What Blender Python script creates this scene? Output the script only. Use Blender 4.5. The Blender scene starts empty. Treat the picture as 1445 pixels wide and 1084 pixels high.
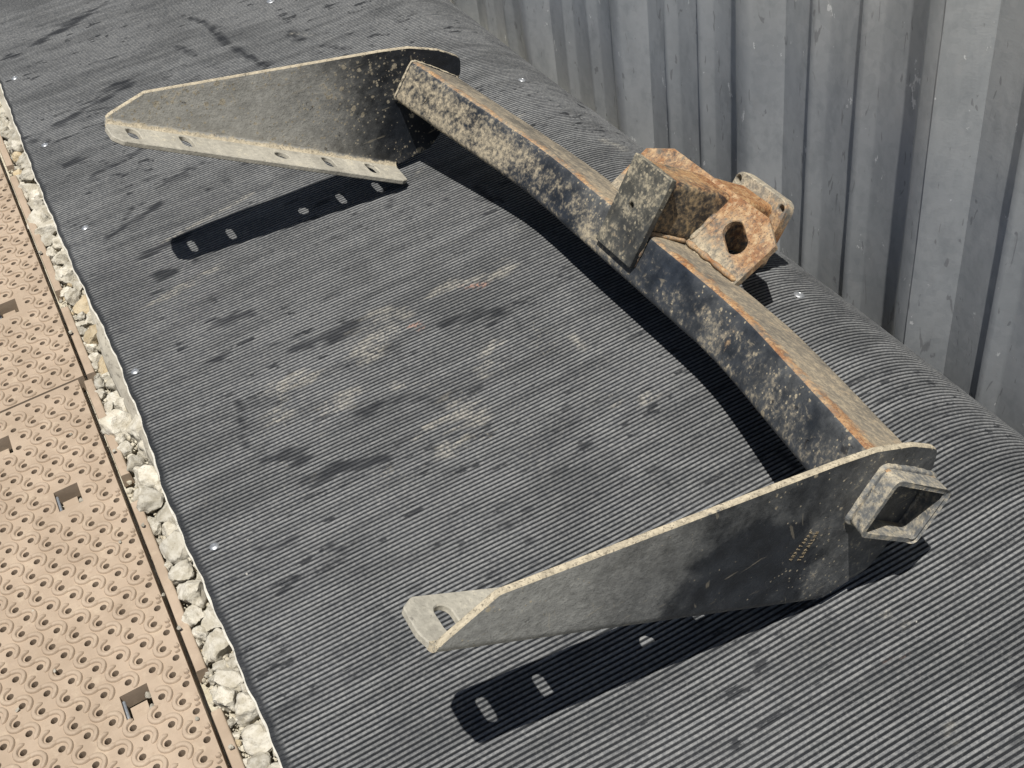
import bpy, bmesh, math, random
import numpy as np
from mathutils import Vector, Matrix, noise
from mathutils.geometry import delaunay_2d_cdt

random.seed(7)
SC = bpy.context.scene
COL = SC.collection
R = math.radians

# ------------------------------------------------------------------ camera, world, sun
CAM_R = [[0.8689012, -0.4071354, 0.2815164],
         [-0.4793181, -0.5501067, 0.6838398],
         [-0.1235513, -0.7291251, -0.6731357]]      # world = CAM_R @ (right, down, forward)
cd = bpy.data.cameras.new('camera'); cam = bpy.data.objects.new('camera', cd); COL.objects.link(cam)
right = Vector([r[0] for r in CAM_R]); up = -Vector([r[1] for r in CAM_R]); back = -Vector([r[2] for r in CAM_R])
m = Matrix((right, up, back)).transposed().to_4x4(); m.translation = Vector((0, 0, 1.0))
cam.matrix_world = m
cd.sensor_width = 36.0; cd.lens = 1734.34 / 1445 * 36.0
cd.clip_start = 0.02; cd.clip_end = 200.0
SC.camera = cam

SUN = Vector((-0.127, -0.218, 1.0)).normalized()     # towards the sun
w = bpy.data.worlds.new('World'); SC.world = w; w.use_nodes = True
nt = w.node_tree; bg = nt.nodes['Background']
sky = nt.nodes.new('ShaderNodeTexSky'); sky.sky_type = 'NISHITA'; sky.sun_disc = False
sky.sun_elevation = math.asin(SUN.z); sky.sun_rotation = R(210.2)
nt.links.new(sky.outputs[0], bg.inputs[0]); bg.inputs[1].default_value = 0.04
sd = bpy.data.lights.new('sun', 'SUN'); sun = bpy.data.objects.new('sun', sd); COL.objects.link(sun)
sd.energy = 5.0; sd.angle = R(0.5); sd.color = (1.0, 0.955, 0.88)
sun.rotation_euler = (-SUN).to_track_quat('-Z', 'Y').to_euler(); sun.location = SUN * 6
SC.view_settings.view_transform = 'Standard'; SC.view_settings.look = 'None'
SC.view_settings.exposure = 0.15; SC.view_settings.gamma = 1.0
SC.cycles.max_bounces = 5; SC.cycles.diffuse_bounces = 3; SC.cycles.glossy_bounces = 2
SC.render.resolution_x = 1024; SC.render.resolution_y = 768

# ------------------------------------------------------------------ helpers
def new_obj(name, verts, faces, mat=None, parent=None, smooth=None, loc=None):
    me = bpy.data.meshes.new(name)
    off = Vector((0, 0, 0))
    if parent is not None: off = parent_world(parent)
    if loc is not None: off = Vector(loc)
    me.from_pydata([tuple(Vector(v) - off) for v in verts], [], faces)
    bm = bmesh.new(); bm.from_mesh(me)
    bmesh.ops.recalc_face_normals(bm, faces=bm.faces)
    bm.to_mesh(me); bm.free()
    o = bpy.data.objects.new(name, me); COL.objects.link(o)
    if mat: me.materials.append(mat)
    if parent is not None: o.parent = parent
    elif loc is not None: o.location = off
    if smooth is not None: smooth_angle(me, smooth)
    return o

def parent_world(o):
    p = Vector(o.location)
    while o.parent is not None:
        o = o.parent; p += Vector(o.location)
    return p

def smooth_angle(me, deg):
    me.shade_smooth()
    me.set_sharp_from_angle(angle=R(deg))

def empty(name, loc):
    o = bpy.data.objects.new(name, None); COL.objects.link(o); o.location = loc; o.empty_display_size = 0.05
    return o

def tag(o, label, cat=None, group=None, kind=None):
    if label: o['label'] = label
    if cat: o['category'] = cat
    if group: o['group'] = group
    if kind: o['kind'] = kind
    return o

class MB:
    def __init__(s): s.v = []; s.f = []
    def add(s, vs, fs):
        n = len(s.v); s.v += [tuple(x) for x in vs]; s.f += [[i + n for i in f] for f in fs]
    def obj(s, name, mat=None, parent=None, smooth=None, loc=None):
        return new_obj(name, s.v, s.f, mat, parent, smooth, loc)

def round_poly(pts, rad, n=5):
    """2-D polygon with rounded corners; rad: one value or one per corner"""
    out = []; N = len(pts)
    if not hasattr(rad, '__len__'): rad = [rad] * N
    for i in range(N):
        p = Vector(pts[i]); a = (Vector(pts[i - 1]) - p); b = (Vector(pts[(i + 1) % N]) - p)
        if rad[i] <= 1e-6: out.append((p.x, p.y)); continue
        la, lb = a.length, b.length; a.normalize(); b.normalize()
        ang = a.angle(b); d = min(rad[i] / math.tan(ang / 2), la * .48, lb * .48)
        p0 = p + a * d; p1 = p + b * d
        for k in range(n + 1):
            t = k / n
            q = p0 * (1 - t) ** 2 + p * 2 * t * (1 - t) + p1 * t * t
            out.append((q.x, q.y))
    return out

def slot(c, half, r, ang=0.0, n=8):
    """oblong loop: centre, half straight length, radius"""
    out = []; ca, sa = math.cos(ang), math.sin(ang)
    for s, a0 in ((1, -90), (-1, 90)):
        for k in range(n + 1):
            a = R(a0 + 180 * k / n); x = s * half + r * math.cos(a) ; y = r * math.sin(a)
            out.append((c[0] + x * ca - y * sa, c[1] + x * sa + y * ca))
    return out

def area2(l): return sum(l[i - 1][0] * l[i][1] - l[i][0] * l[i - 1][1] for i in range(len(l)))

def inset(loop, d):
    """loop CCW: move inwards by d"""
    out = []; N = len(loop)
    for i in range(N):
        p = Vector(loop[i]); a = p - Vector(loop[i - 1]); b = Vector(loop[(i + 1) % N]) - p
        na = Vector((-a.y, a.x)); nb = Vector((-b.y, b.x))
        if na.length < 1e-9: na = nb.copy()
        if nb.length < 1e-9: nb = na.copy()
        na.normalize(); nb.normalize(); q = na + nb
        if q.length < 1e-6: q = na
        q.normalize(); k = max(.4, q.dot(na))
        p = p + q * (d / k); out.append((p.x, p.y))
    return out

def sheet(mb, outer, holes, O, U, V, N, t, bev=0.0012):
    """flat plate with holes; outline in (U,V), thickness t along +N from O, small bevels"""
    O, U, V, N = Vector(O), Vector(U), Vector(V), Vector(N)
    if area2(outer) < 0: outer = outer[::-1]
    hs = [h if area2(h) < 0 else h[::-1] for h in holes]
    loops = [outer] + hs
    def P(q, h): return O + U * q[0] + V * q[1] + N * h
    ins = [inset(l, bev) for l in loops]
    for h in (0.0, t):
        pts = []; edges = []
        for l in ins:
            n0 = len(pts); pts += [Vector(q) for q in l]; edges += [(n0 + i, n0 + (i + 1) % len(l)) for i in range(len(l))]
        faces = []
        n0 = 0
        for l in ins:
            faces.append(list(range(n0, n0 + len(l)))); n0 += len(l)
        vo, eo, fo, a, b, c = delaunay_2d_cdt(pts, edges, faces, 2, 1e-7)
        # keep only faces outside the holes
        keep = []
        for fc in fo:
            cx = sum(vo[i].x for i in fc) / len(fc); cy = sum(vo[i].y for i in fc) / len(fc)
            if inside((cx, cy), ins[0]) and not any(inside((cx, cy), l) for l in ins[1:]): keep.append(list(fc))
        mb.add([P(q, h) for q in vo], keep)
    for l, li in zip(loops, ins):
        n = len(l)
        rings = [[P(q, 0) for q in li], [P(q, bev) for q in l], [P(q, t - bev) for q in l], [P(q, t) for q in li]]
        vs = [x for r in rings for x in r]; fs = []
        for k in range(3):
            for i in range(n):
                j = (i + 1) % n; fs.append([k * n + i, k * n + j, (k + 1) * n + j, (k + 1) * n + i])
        mb.add(vs, fs)

def inside(p, l):
    x, y = p; c = False; n = len(l)
    for i in range(n):
        x1, y1 = l[i - 1]; x2, y2 = l[i]
        if (y1 > y) != (y2 > y) and x < (x2 - x1) * (y - y1) / (y2 - y1) + x1: c = not c
    return c

def weld(o, dist=1e-5):
    bm = bmesh.new(); bm.from_mesh(o.data); bmesh.ops.remove_doubles(bm, verts=bm.verts, dist=dist)
    bmesh.ops.recalc_face_normals(bm, faces=bm.faces); bm.to_mesh(o.data); bm.free()

# ------------------------------------------------------------------ node helpers
class NT:
    def __init__(s, name):
        s.m = bpy.data.materials.new(name); s.m.use_nodes = True
        s.t = s.m.node_tree; s.b = s.t.nodes['Principled BSDF']
        s.tc = s.t.nodes.new('ShaderNodeTexCoord'); s.obj = s.tc.outputs['Object']
        s.geo = s.t.nodes.new('ShaderNodeNewGeometry')
    def put(s, sock, v):
        if isinstance(v, (int, float)):
            sock.default_value = v
        elif isinstance(v, (tuple, list)):
            sock.default_value = v if len(v) == len(sock.default_value) else (*v, 1.0)
        else: s.t.links.new(v, sock)
    def math(s, op, a, b=0.0, c=None, clamp=False):
        n = s.t.nodes.new('ShaderNodeMath'); n.operation = op; n.use_clamp = clamp
        s.put(n.inputs[0], a); s.put(n.inputs[1], b)
        if c is not None: s.put(n.inputs[2], c)
        return n.outputs[0]
    def add(s, a, b): return s.math('ADD', a, b)
    def mul(s, a, b): return s.math('MULTIPLY', a, b)
    def vec(s, op, a, b=None, scale=None):
        n = s.t.nodes.new('ShaderNodeVectorMath'); n.operation = op
        s.put(n.inputs[0], a)
        if b is not None: s.put(n.inputs[1], b)
        if scale is not None: s.put(n.inputs['Scale'], scale)
        return n.outputs['Value'] if op in ('LENGTH', 'DOT_PRODUCT', 'DISTANCE') else n.outputs[0]
    def noise(s, scale, detail=4, rough=.55, vec=None, stretch=None, offset=None, dist=0.0):
        v = vec or s.obj
        if stretch: v = s.vec('MULTIPLY', v, stretch)
        if offset: v = s.vec('ADD', v, offset)
        n = s.t.nodes.new('ShaderNodeTexNoise'); n.noise_dimensions = '3D'
        s.put(n.inputs['Vector'], v); n.inputs['Scale'].default_value = scale
        n.inputs['Detail'].default_value = detail; n.inputs['Roughness'].default_value = rough
        n.inputs['Distortion'].default_value = dist
        return n.outputs['Fac']
    def voro(s, scale, vec=None, feature='F1', out='Distance', rnd=1.0):
        n = s.t.nodes.new('ShaderNodeTexVoronoi'); n.feature = feature
        s.put(n.inputs['Vector'], vec or s.obj); n.inputs['Scale'].default_value = scale
        n.inputs['Randomness'].default_value = rnd
        return n.outputs[out]
    def voro2(s, scale, vec=None):
        n = s.t.nodes.new('ShaderNodeTexVoronoi'); s.put(n.inputs['Vector'], vec or s.obj); n.inputs['Scale'].default_value = scale
        return n.outputs['Distance'], n.outputs['Color']
    def ramp(s, v, lo, hi, a=0.0, b=1.0):
        n = s.t.nodes.new('ShaderNodeMapRange'); n.interpolation_type = 'SMOOTHSTEP'
        s.put(n.inputs[0], v)
        n.inputs[1].default_value = lo; n.inputs[2].default_value = hi; n.inputs[3].default_value = a; n.inputs[4].default_value = b
        return n.outputs[0]
    def mix(s, f, a, b):
        n = s.t.nodes.new('ShaderNodeMix'); n.data_type = 'RGBA'
        s.put(n.inputs['Factor'], f); s.put(n.inputs[6], a); s.put(n.inputs[7], b)
        return n.outputs[2]
    def mixf(s, f, a, b):
        n = s.t.nodes.new('ShaderNodeMix'); n.data_type = 'FLOAT'
        s.put(n.inputs[0], f); s.put(n.inputs[2], a); s.put(n.inputs[3], b)
        return n.outputs[0]
    def sep(s, v):
        n = s.t.nodes.new('ShaderNodeSeparateXYZ'); s.put(n.inputs[0], v); return n.outputs
    def attr(s, name):
        n = s.t.nodes.new('ShaderNodeAttribute'); n.attribute_name = name; return n.outputs['Fac']
    def bump(s, h, strength=.5, dist=.001, normal=None):
        n = s.t.nodes.new('ShaderNodeBump'); n.inputs['Strength'].default_value = strength; n.inputs['Distance'].default_value = dist
        s.put(n.inputs['Height'], h)
        if normal is not None: s.put(n.inputs['Normal'], normal)
        return n.outputs[0]
    def out(s, color=None, rough=None, normal=None, metal=None, spec=None):
        if color is not None: s.put(s.b.inputs['Base Color'], color)
        if rough is not None: s.put(s.b.inputs['Roughness'], rough)
        if metal is not None: s.put(s.b.inputs['Metallic'], metal)
        if spec is not None: s.put(s.b.inputs['Specular IOR Level'], spec)
        if normal is not None: s.put(s.b.inputs['Normal'], normal)
        return s.m

BASE = Vector((0.505, 1.05, 0.0))        # base point of the tow bar

def grime(name, dust=0.0, film=0.0, rust=0.0, upw=.3, paint=(.012, .0145, .019), tip=None, off=(0, 0, 0), speck=1.0, streak=None,
          dustcol=(.50, .44, .33), endrust=None, filmcol=(.22, .21, .185), chips=.7, scratch=.5, rustx=None, rusty=None, rustup=0.0, filmw=(.34, .78), dw=(.560, .675), dmax=1.0, clean=None, band=None, across=None):
    """old black paint under a grey dust film, tan splashed mud and rust.
       tip / endrust / rustx / rusty = (from, to, amount): more film along x, mud along y, rust along x or y"""
    s = NT(name); ox, oy, oz = off
    big = s.noise(7, 3, .5, offset=off)
    mid = s.noise(34, 5, .62, offset=(ox + 3, oy + 1, oz))
    fine = s.noise(150, 4, .65, offset=(ox + 9, oy, oz + 4))
    grit = s.noise(430, 2, .6, offset=(ox, oy + 5, oz))
    st = s.noise(30, 4, .6, stretch=streak or (1.0, .25, 1.6), offset=(ox + 21, 0, 0))
    nz = s.math('MAXIMUM', s.sep(s.geo.outputs['Normal'])[2], 0.0)
    x, y, z = s.sep(s.obj)
    # thin grey film
    f = s.add(s.mul(big, .60), s.add(s.mul(mid, .28), s.mul(fine, .12)))
    f = s.add(f, s.add(film, s.mul(nz, upw * .5)))
    if tip: f = s.add(f, s.ramp(x, tip[0], tip[1], 0.0, tip[2]))
    if clean:
        c0 = s.ramp(s.add(s.vec('DISTANCE', s.obj, clean[0]), s.mul(s.math('SUBTRACT', mid, .5), .05)), clean[1] * .75, clean[1], 1.0, 0.0)
        f = s.math('SUBTRACT', f, s.mul(c0, clean[2]))
    fm = s.ramp(f, *filmw)
    # tan mud, fine grained
    d = s.add(s.mul(big, .27), s.add(s.mul(mid, .25), s.add(s.mul(fine, .42), s.add(s.mul(grit, .10), s.mul(st, .12)))))
    d = s.add(d, s.add(dust - .05, s.mul(nz, upw)))
    if endrust: d = s.add(d, s.ramp(y, endrust[0], endrust[1], 0.0, endrust[2]))
    if clean:
        cn = s.ramp(s.add(s.vec('DISTANCE', s.obj, clean[0]), s.mul(s.math('SUBTRACT', mid, .5), .05)), clean[1] * .75, clean[1], 1.0, 0.0)
        d = s.math('SUBTRACT', d, s.mul(cn, .05))
    if band: d = s.math('SUBTRACT', d, s.ramp(s.add(s.attr('band'), s.mul(s.math('SUBTRACT', big, .5), .9)), band[0], band[1], 0.0, band[2]))
    dm = s.mul(s.ramp(d, *dw), dmax)
    # splash specks, two sizes
    area = s.ramp(s.add(s.mul(mid, .5), s.mul(big, .5)), .40, .58)
    for (sc, pw, amp) in ((230, 2.6, .44), (95, 7.0, .42)):
        v = s.vec('ADD', s.obj, (ox + 5 + sc, oy, oz))
        vs, vr = s.voro2(sc, v); vr = s.sep(vr)[0]
        rad = s.mul(s.mul(s.math('POWER', vr, pw), amp), s.mul(area, speck))
        sp = s.ramp(s.math('SUBTRACT', s.add(rad, s.mul(s.math('SUBTRACT', fine, .5), .22)), vs), 0.0, .08)
        dm = s.math('MAXIMUM', dm, s.mul(sp, .8))
    # rust
    r = s.add(s.mul(s.noise(15, 4, .6, offset=(ox + 40, oy, oz)), .42), s.add(s.mul(fine, .40), s.mul(st, .18)))
    r = s.add(r, rust)
    if rustx: r = s.add(r, s.ramp(x, rustx[0], rustx[1], 0.0, rustx[2]))
    if rusty: r = s.add(r, s.ramp(y, rusty[0], rusty[1], 0.0, rusty[2]))
    if across: r = s.add(r, s.ramp(s.add(s.attr('across'), s.mul(s.math('SUBTRACT', mid, .5), .5)), across[0], across[1], across[2], across[3]))
    if rustup: r = s.add(r, s.mul(nz, rustup))
    rm = s.ramp(r, .53, .67)
    rcol = s.mix(s.ramp(mid, .35, .65), (.245, .105, .042), (.40, .225, .10))
    rcol = s.mix(s.ramp(grit, .5, .68), rcol, (.12, .05, .022))
    rcol = s.mix(s.mul(s.ramp(fine, .5, .68), .6), rcol, (.50, .36, .20))
    pc = s.mix(s.ramp(mid, .3, .7), paint, tuple(min(1, c * 2.0 + .004) for c in paint))
    dcol = s.mix(s.ramp(fine, .38, .66), tuple(c * .68 for c in dustcol), dustcol)
    dcol = s.mix(s.mul(s.ramp(grit, .54, .66), .8), dcol, (.15, .13, .10))
    fcol = s.mix(s.ramp(s.add(s.mul(fine, .5), s.mul(st, .5)), .34, .68), tuple(c * .80 for c in filmcol), tuple(c * 1.2 for c in filmcol))
    fcol = s.mix(s.mul(s.ramp(grit, .60, .70), .5), fcol, tuple(c * .45 for c in filmcol))
    col = s.mix(fm, pc, fcol)
    if scratch:
        sc1 = s.ramp(s.noise(62, 2, .5, stretch=(.35, 1, 2.6), offset=(ox + 3, 8, 1), dist=.5), .69, .735)
        sc2 = s.ramp(s.noise(55, 2, .5, stretch=(2.4, 1, .4), offset=(ox + 13, 8, 4), dist=.7), .70, .74)
        col = s.mix(s.mul(s.math('MAXIMUM', sc1, sc2), scratch), col, tuple(c * .9 for c in dustcol))
    col = s.mix(rm, col, rcol)
    col = s.mix(s.mul(dm, s.math('SUBTRACT', 1.0, s.mul(rm, .65))), col, dcol)
    # black chips
    if chips:
        ch = s.ramp(s.noise(70, 4, .7, stretch=(1, .6, 1), offset=(ox + 71, 2, 3)), .65, .69)
        col = s.mix(s.mul(ch, chips), col, (.016, .016, .018))
    rough = s.mixf(s.math('MAXIMUM', fm, s.math('MAXIMUM', dm, rm)), .40, .88)
    h = s.add(s.mul(fine, .9), s.add(s.mul(grit, .45), s.mul(mid, .3)))
    nrm = s.bump(h, .7, .0011)
    return s.out(col, rough, nrm, spec=.35)

M = {}
M['arm'] = grime('arm_steel', dust=-.05, film=-.05, rust=-.14, upw=.34, tip=(.0, -.28, .34), speck=.9, filmcol=(.30, .305, .30), filmw=(.36, .92), scratch=.25, chips=.5, clean=((-.095, -.49, .085), .10, .15))
M['arm_inner'] = grime('arm_steel_inner', dust=-.04, film=-.16, rust=-.16, upw=.32, tip=(.06, -.20, .60), off=(4, 2, 7), speck=1.5, scratch=.35, filmcol=(.385, .38, .355), filmw=(.38, .95), chips=.6)
M['flange'] = grime('flange_steel', dust=-.035, film=.36, rust=-.15, upw=.05, off=(12, 5, 1), filmcol=(.40, .38, .325), dustcol=(.54, .50, .40), chips=.45, scratch=.2, filmw=(.36, .92))
M['tube'] = grime('tube_steel', dust=.008, film=.0, filmw=(.36, .82), rust=-.075, upw=.03, off=(2, 8, 3), paint=(.012, .0155, .022), endrust=(-.05, .42, .10), filmcol=(.155, .158, .155), speck=1.5, chips=.75, dustcol=(.45, .385, .275), dw=(.53, .71), dmax=.85, scratch=.3, band=(.55, .95, .085))
M['tubetop'] = grime('tube_top_steel', dust=.075, film=.22, rust=-.055, upw=.0, off=(2, 8, 3), streak=(4.0, .08, 4.0), dustcol=(.455, .375, .26), chips=.5, rusty=(.25, -.45, .07), dw=(.52, .74), dmax=.9, filmcol=(.23, .205, .165), across=(.30, .10, 0.0, .13))
M['stub'] = grime('tube_end_steel', dust=.045, film=.12, rust=-.16, upw=.05, off=(6, 1, 9), filmcol=(.22, .23, .235), chips=.5, dw=(.53, .70), dmax=.9)
M['mount'] = grime('mount_plate_steel', dust=.005, film=.02, rust=-.035, upw=.06, off=(9, 9, 2), speck=1.8, paint=(.016, .018, .021), dw=(.54, .70), dmax=.85, filmcol=(.15, .145, .12), dustcol=(.44, .385, .28))
M['receiver'] = grime('receiver_steel', dust=.065, film=-.08, rust=.03, upw=.03, off=(1, 14, 5), dustcol=(.45, .335, .19), rustup=.10, rustx=(.22, .26, .06), dw=(.53, .72), dmax=.85)
M['chain'] = grime('chain_plate_steel', dust=.12, film=.1, rust=-.02, upw=.0, off=(17, 3, 3), dustcol=(.50, .425, .305), rustx=(.172, .215, .20), chips=.5, dw=(.53, .72), dmax=.9)
M['ball'] = grime('ball_plate_steel', dust=.09, film=.35, rust=.0, upw=.05, off=(8, 23, 3), rusty=(.02, -.04, .09), chips=.3, dw=(.53, .72))

# ------------------------------------------------------------------ ground
def ground_mat():
    s = NT('gravel_bed')
    n1 = s.noise(30, 6, .65); n2 = s.noise(160, 6, .7)
    c = s.mix(s.ramp(n1, .35, .65), (.50, .45, .33), (.68, .64, .53))
    c = s.mix(s.ramp(n2, .5, .7), c, (.30, .26, .19))
    return s.out(c, .95, s.bump(s.add(n1, n2), 1.0, .004))
M['ground'] = ground_mat()
mb = MB()
xs = [-60, -3, -1.0] + [-.4 + .02 * i for i in range(26)] + [.3, .70, .78, 1.0, 3, 60]
ysg = [-60, -3] + [.2 + .02 * i for i in range(140)] + [3.4, 6, 60]
vs = [(x, y, -.062 - (.26 if x > .75 else .0) - (.06 if -.35 < x < -.095 and .5 < y < 2.5 else .0) + .004 * noise.noise(Vector((x * 40, y * 40, 0)))) for y in ysg for x in xs]
nx = len(xs)
fs = [[j * nx + i, j * nx + i + 1, (j + 1) * nx + i + 1, (j + 1) * nx + i] for j in range(len(ysg) - 1) for i in range(nx - 1)]
mb.add(vs, fs)
g = mb.obj('ground', M['ground'], smooth=60); g['kind'] = 'structure'

# ------------------------------------------------------------------ rubber mat
PITCH = 0.0058
X0, RAD = 0.735, 0.20           # the flat ends at X0, then the mat rolls down by the wall
EDGE = [(.2, -.012), (.686, -.0078), (.91, -.0035), (1.105, -.0005), (1.20, .0095), (1.266, .0128), (1.321, .0148), (1.404, .0190), (1.636, .0185), (1.915, .0262), (2.296, .043), (3.2, .075)]
_ey = np.arange(.1, 3.3, .01); _ex = np.interp(_ey, [e[0] for e in EDGE], [e[1] for e in EDGE])
_k = np.hanning(15); _k /= _k.sum(); _ex = np.convolve(np.pad(_ex, 7, mode='edge'), _k, 'valid')
EDGE = list(zip(_ey.tolist(), _ex.tolist()))
def edge_x(y):
    for (a, xa), (b, xb) in zip(EDGE, EDGE[1:]):
        if a <= y <= b:
            t = (y - a) / (b - a); return xa + (xb - xa) * t
    return EDGE[0][1] if y < EDGE[0][0] else EDGE[-1][1]
def mat_wave(x, y):
    return (.0016 * math.sin(5.1 * x + 3.3 * y + .6) + .0013 * math.sin(11 * y - 4 * x + 1.1)
            + .0014 * math.exp(-((x - .0) / .06) ** 2) * math.sin(9.5 * y + .8) - .0015)
def mat_pt(x, y, h):
    """point at arc coordinate x on the mat, height h above its base surface"""
    dy = .0012 * math.sin(7 * x + 2.3 * y) + .0009 * math.sin(19 * x - 3 * y)
    z = mat_wave(x, y)
    if x <= X0: return (x, y + dy, z + h)
    a = (x - X0) / RAD; a = min(a, 1.45); ex = (x - X0) - a * RAD
    px = X0 + RAD * math.sin(a) + ex * math.cos(a); pz = -RAD * (1 - math.cos(a)) - ex * math.sin(a)
    return (px + h * math.sin(a), y + dy, z + pz + h * math.cos(a))
cols = [0.0, .004, .010, .017, .025, .033, .041, .05, .058, .066, .075, .083, .091] + [.1 + .0083 * i for i in range(77)] + [X0 + .012 * i for i in range(1, 33)]
prof = [(0.0, -.0018, 0), (.36, -.0018, 0), (.46, -.0002, 1), (.56, 0.0, 1), (.82, 0.0, 1), (.92, -.0002, 1)]
Y_0, Y_1 = .22, 2.95
nrib = int((Y_1 - Y_0) / PITCH)
u_, h_, t_ = (np.array(q) for q in zip(*prof))
LY = (Y_0 + (np.arange(nrib)[:, None] + u_[None, :]) * PITCH).ravel(); LH = np.tile(h_, nrib); LT = np.tile(t_, nrib).astype(float)
C_ = np.array(cols); nc = len(cols); nl = len(LY)
EXY = np.interp(LY, [e[0] for e in EDGE], [e[1] for e in EDGE]) + .0009 * np.sin(61 * LY) + .0005 * np.sin(173 * LY)
XX = np.where(C_[None, :] < .1, EXY[:, None] + C_[None, :] * (1 - EXY[:, None] / .1), C_[None, :])
YY = np.repeat(LY[:, None], nc, 1)
HH = np.repeat(LH[:, None], nc, 1); TT = np.repeat(LT[:, None], nc, 1)
HH[:, :2] = np.where(TT[:, :2] > 0, -.0010, -.0018); TT[:, :2] = .12
def np_pt(x, y, h):
    dy = .0012 * np.sin(7 * x + 2.3 * y) + .0009 * np.sin(19 * x - 3 * y)
    z = (.0016 * np.sin(5.1 * x + 3.3 * y + .6) + .0013 * np.sin(11 * y - 4 * x + 1.1) + .0014 * np.exp(-(x / .06) ** 2) * np.sin(9.5 * y + .8) - .0015)
    a = np.clip((x - X0) / RAD, 0, 1.45); ex = np.maximum(x - X0, 0) - a * RAD
    px = np.minimum(x, X0) + RAD * np.sin(a) + ex * np.cos(a); pz = -RAD * (1 - np.cos(a)) - ex * np.sin(a)
    return np.stack([px + h * np.sin(a), y + dy, z + pz + h * np.cos(a)], -1)
VV = np_pt(XX, YY, HH).reshape(-1, 3)
lip = np_pt(EXY, LY, np.full(nl, -.0075))
VV = np.concatenate([VV, lip]); n0 = nl * nc
jj, ii = np.meshgrid(np.arange(nl - 1), np.arange(nc - 1), indexing='ij'); a_ = (jj * nc + ii).ravel()
F = np.stack([a_, a_ + 1, a_ + nc + 1, a_ + nc], 1)
j_ = np.arange(nl - 1); F = np.concatenate([F, np.stack([j_ * nc, (j_ + 1) * nc, n0 + j_ + 1, n0 + j_], 1)])
# stains, in metres on the mat: (from, to, half width, softness, raggedness)
def lattice_noise(x, y, sc, seed):
    g = np.random.RandomState(seed).rand(512, 512); fx = x * sc; fy = y * sc
    ix = np.floor(fx).astype(int); iy = np.floor(fy).astype(int); tx = fx - ix; ty = fy - iy; tx = tx * tx * (3 - 2 * tx); ty = ty * ty * (3 - 2 * ty)
    G = lambda a, b: g[a % 512, b % 512]
    return (G(ix, iy) * (1 - tx) + G(ix + 1, iy) * tx) * (1 - ty) + (G(ix, iy + 1) * (1 - tx) + G(ix + 1, iy + 1) * tx) * ty - .5
JAG = .014 * lattice_noise(XX * .5, YY, 150, 3) + .030 * lattice_noise(XX * .45, YY, 60, 4) + .022 * lattice_noise(XX * .35, YY, 170, 5)
def stain(lst):
    out = np.zeros_like(XX)
    for (a, b, wd, soft, rag) in lst:
        ax, ay = a; d = np.array(b) - np.array(a); L = np.hypot(*d); d = d / L
        t = np.clip((XX - ax) * d[0] + (YY - ay) * d[1], 0, L)
        dist = np.hypot(XX - ax - t * d[0], YY - ay - t * d[1]) + JAG * rag
        q = np.clip((wd * (1 + soft * .3) - dist) / (wd * soft * 1.3), 0, 1); out = np.maximum(out, q * q * (3 - 2 * q))
    return np.concatenate([out.ravel(), np.zeros(nl)]).astype(np.float32)
DARK = [((.405, 2.33), (.432, 2.26), .006, .4, .25), ((.432, 2.26), (.437, 2.14), .008, .4, .25), ((.437, 2.14), (.465, 2.01), .006, .4, .25),
        ((.36, 2.20), (.375, 2.14), .006, .5, .3), ((.545, 2.10), (.555, 2.06), .008, .5, .4), ((.58, 2.0), (.60, 1.97), .008, .5, .4),
        ((.075, 1.66), (.17, 1.70), .007, .4, .4), ((.115, 1.585), (.20, 1.60), .009, .4, .5), ((.10, 1.50), (.13, 1.52), .010, .5, .6),
        ((.105, 1.09), (.16, 1.06), .010, .5, .6), ((.128, 1.20), (.105, 1.11), .003, .5, .2), ((.15, 1.02), (.24, 1.0), .006, .8, .7), ((.05, .96), (.10, .945), .007, .8, .7),
        ((.25, 1.08), (.36, 1.06), .012, .9, 1.0), ((.22, 1.25), (.30, 1.24), .008, .8, .9), ((.40, 1.17), (.47, 1.15), .010, .9, .9), ((.10, 1.85), (.22, 1.88), .007, .7, .8),
        ((.09, 1.30), (.15, 1.29), .005, .6, .6), ((.16, 1.36), (.20, 1.35), .007, .6, .7), ((.60, .39), (.64, .385), .01, .7, .8), ((.14, 2.1), (.30, 2.16), .008, .8, .8),
        ((.05, 2.05), (.25, 2.12), .010, .8, .9), ((.07, 2.38), (.30, 2.5), .009, .9, .8), ((.08, 1.92), (.2, 1.97), .006, .8, .6), ((.3, 1.93), (.36, 1.92), .008, .6, .7), ((.2, 1.75), (.26, 1.77), .007, .6, .6)]
PALE = [((.345, 1.035), (.352, .995), .016, .7, .9), ((.352, .995), (.300, .975), .010, .7, .9), ((.275, 1.01), (.330, 1.02), .005, .7, .5),
        ((.300, 1.10), (.335, 1.085), .009, .8, .9), ((.175, 1.19), (.215, 1.185), .013, 1, 1.2), ((.145, 1.165), (.16, 1.15), .010, 1, 1.0),
        ((.335, 1.215), (.305, 1.19), .022, 1.0, 1.3), ((.225, 1.12), (.25, 1.13), .011, 1, 1.0), ((.425, 1.24), (.455, 1.235), .010, .9, 1.0),
        ((.46, 1.23), (.52, 1.215), .010, 1, 1.2), ((.43, 1.10), (.40, 1.06), .006, .9, 1.0), ((.15, 1.600), (.30, 1.632), .0035, .8, .2),
        ((.075, 1.465), (.20, 1.49), .004, 1, .4), ((.475, .945), (.505, .93), .004, 1, .6), ((.505, .915), (.54, .90), .0035, 1, .6), 
        ((.52, .395), (.515, .38), .0035, .5, .4), ((.655, .60), (.672, .60), .0028, .5, .2), ((.71, 1.55), (.735, 1.56), .004, 1, .4), ((.70, 1.47), (.72, 1.475), .003, 1, .4), ((.81, 1.42), (.825, 1.40), .006, 1, .6),
        ]
rs_ = random.Random(77)
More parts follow.
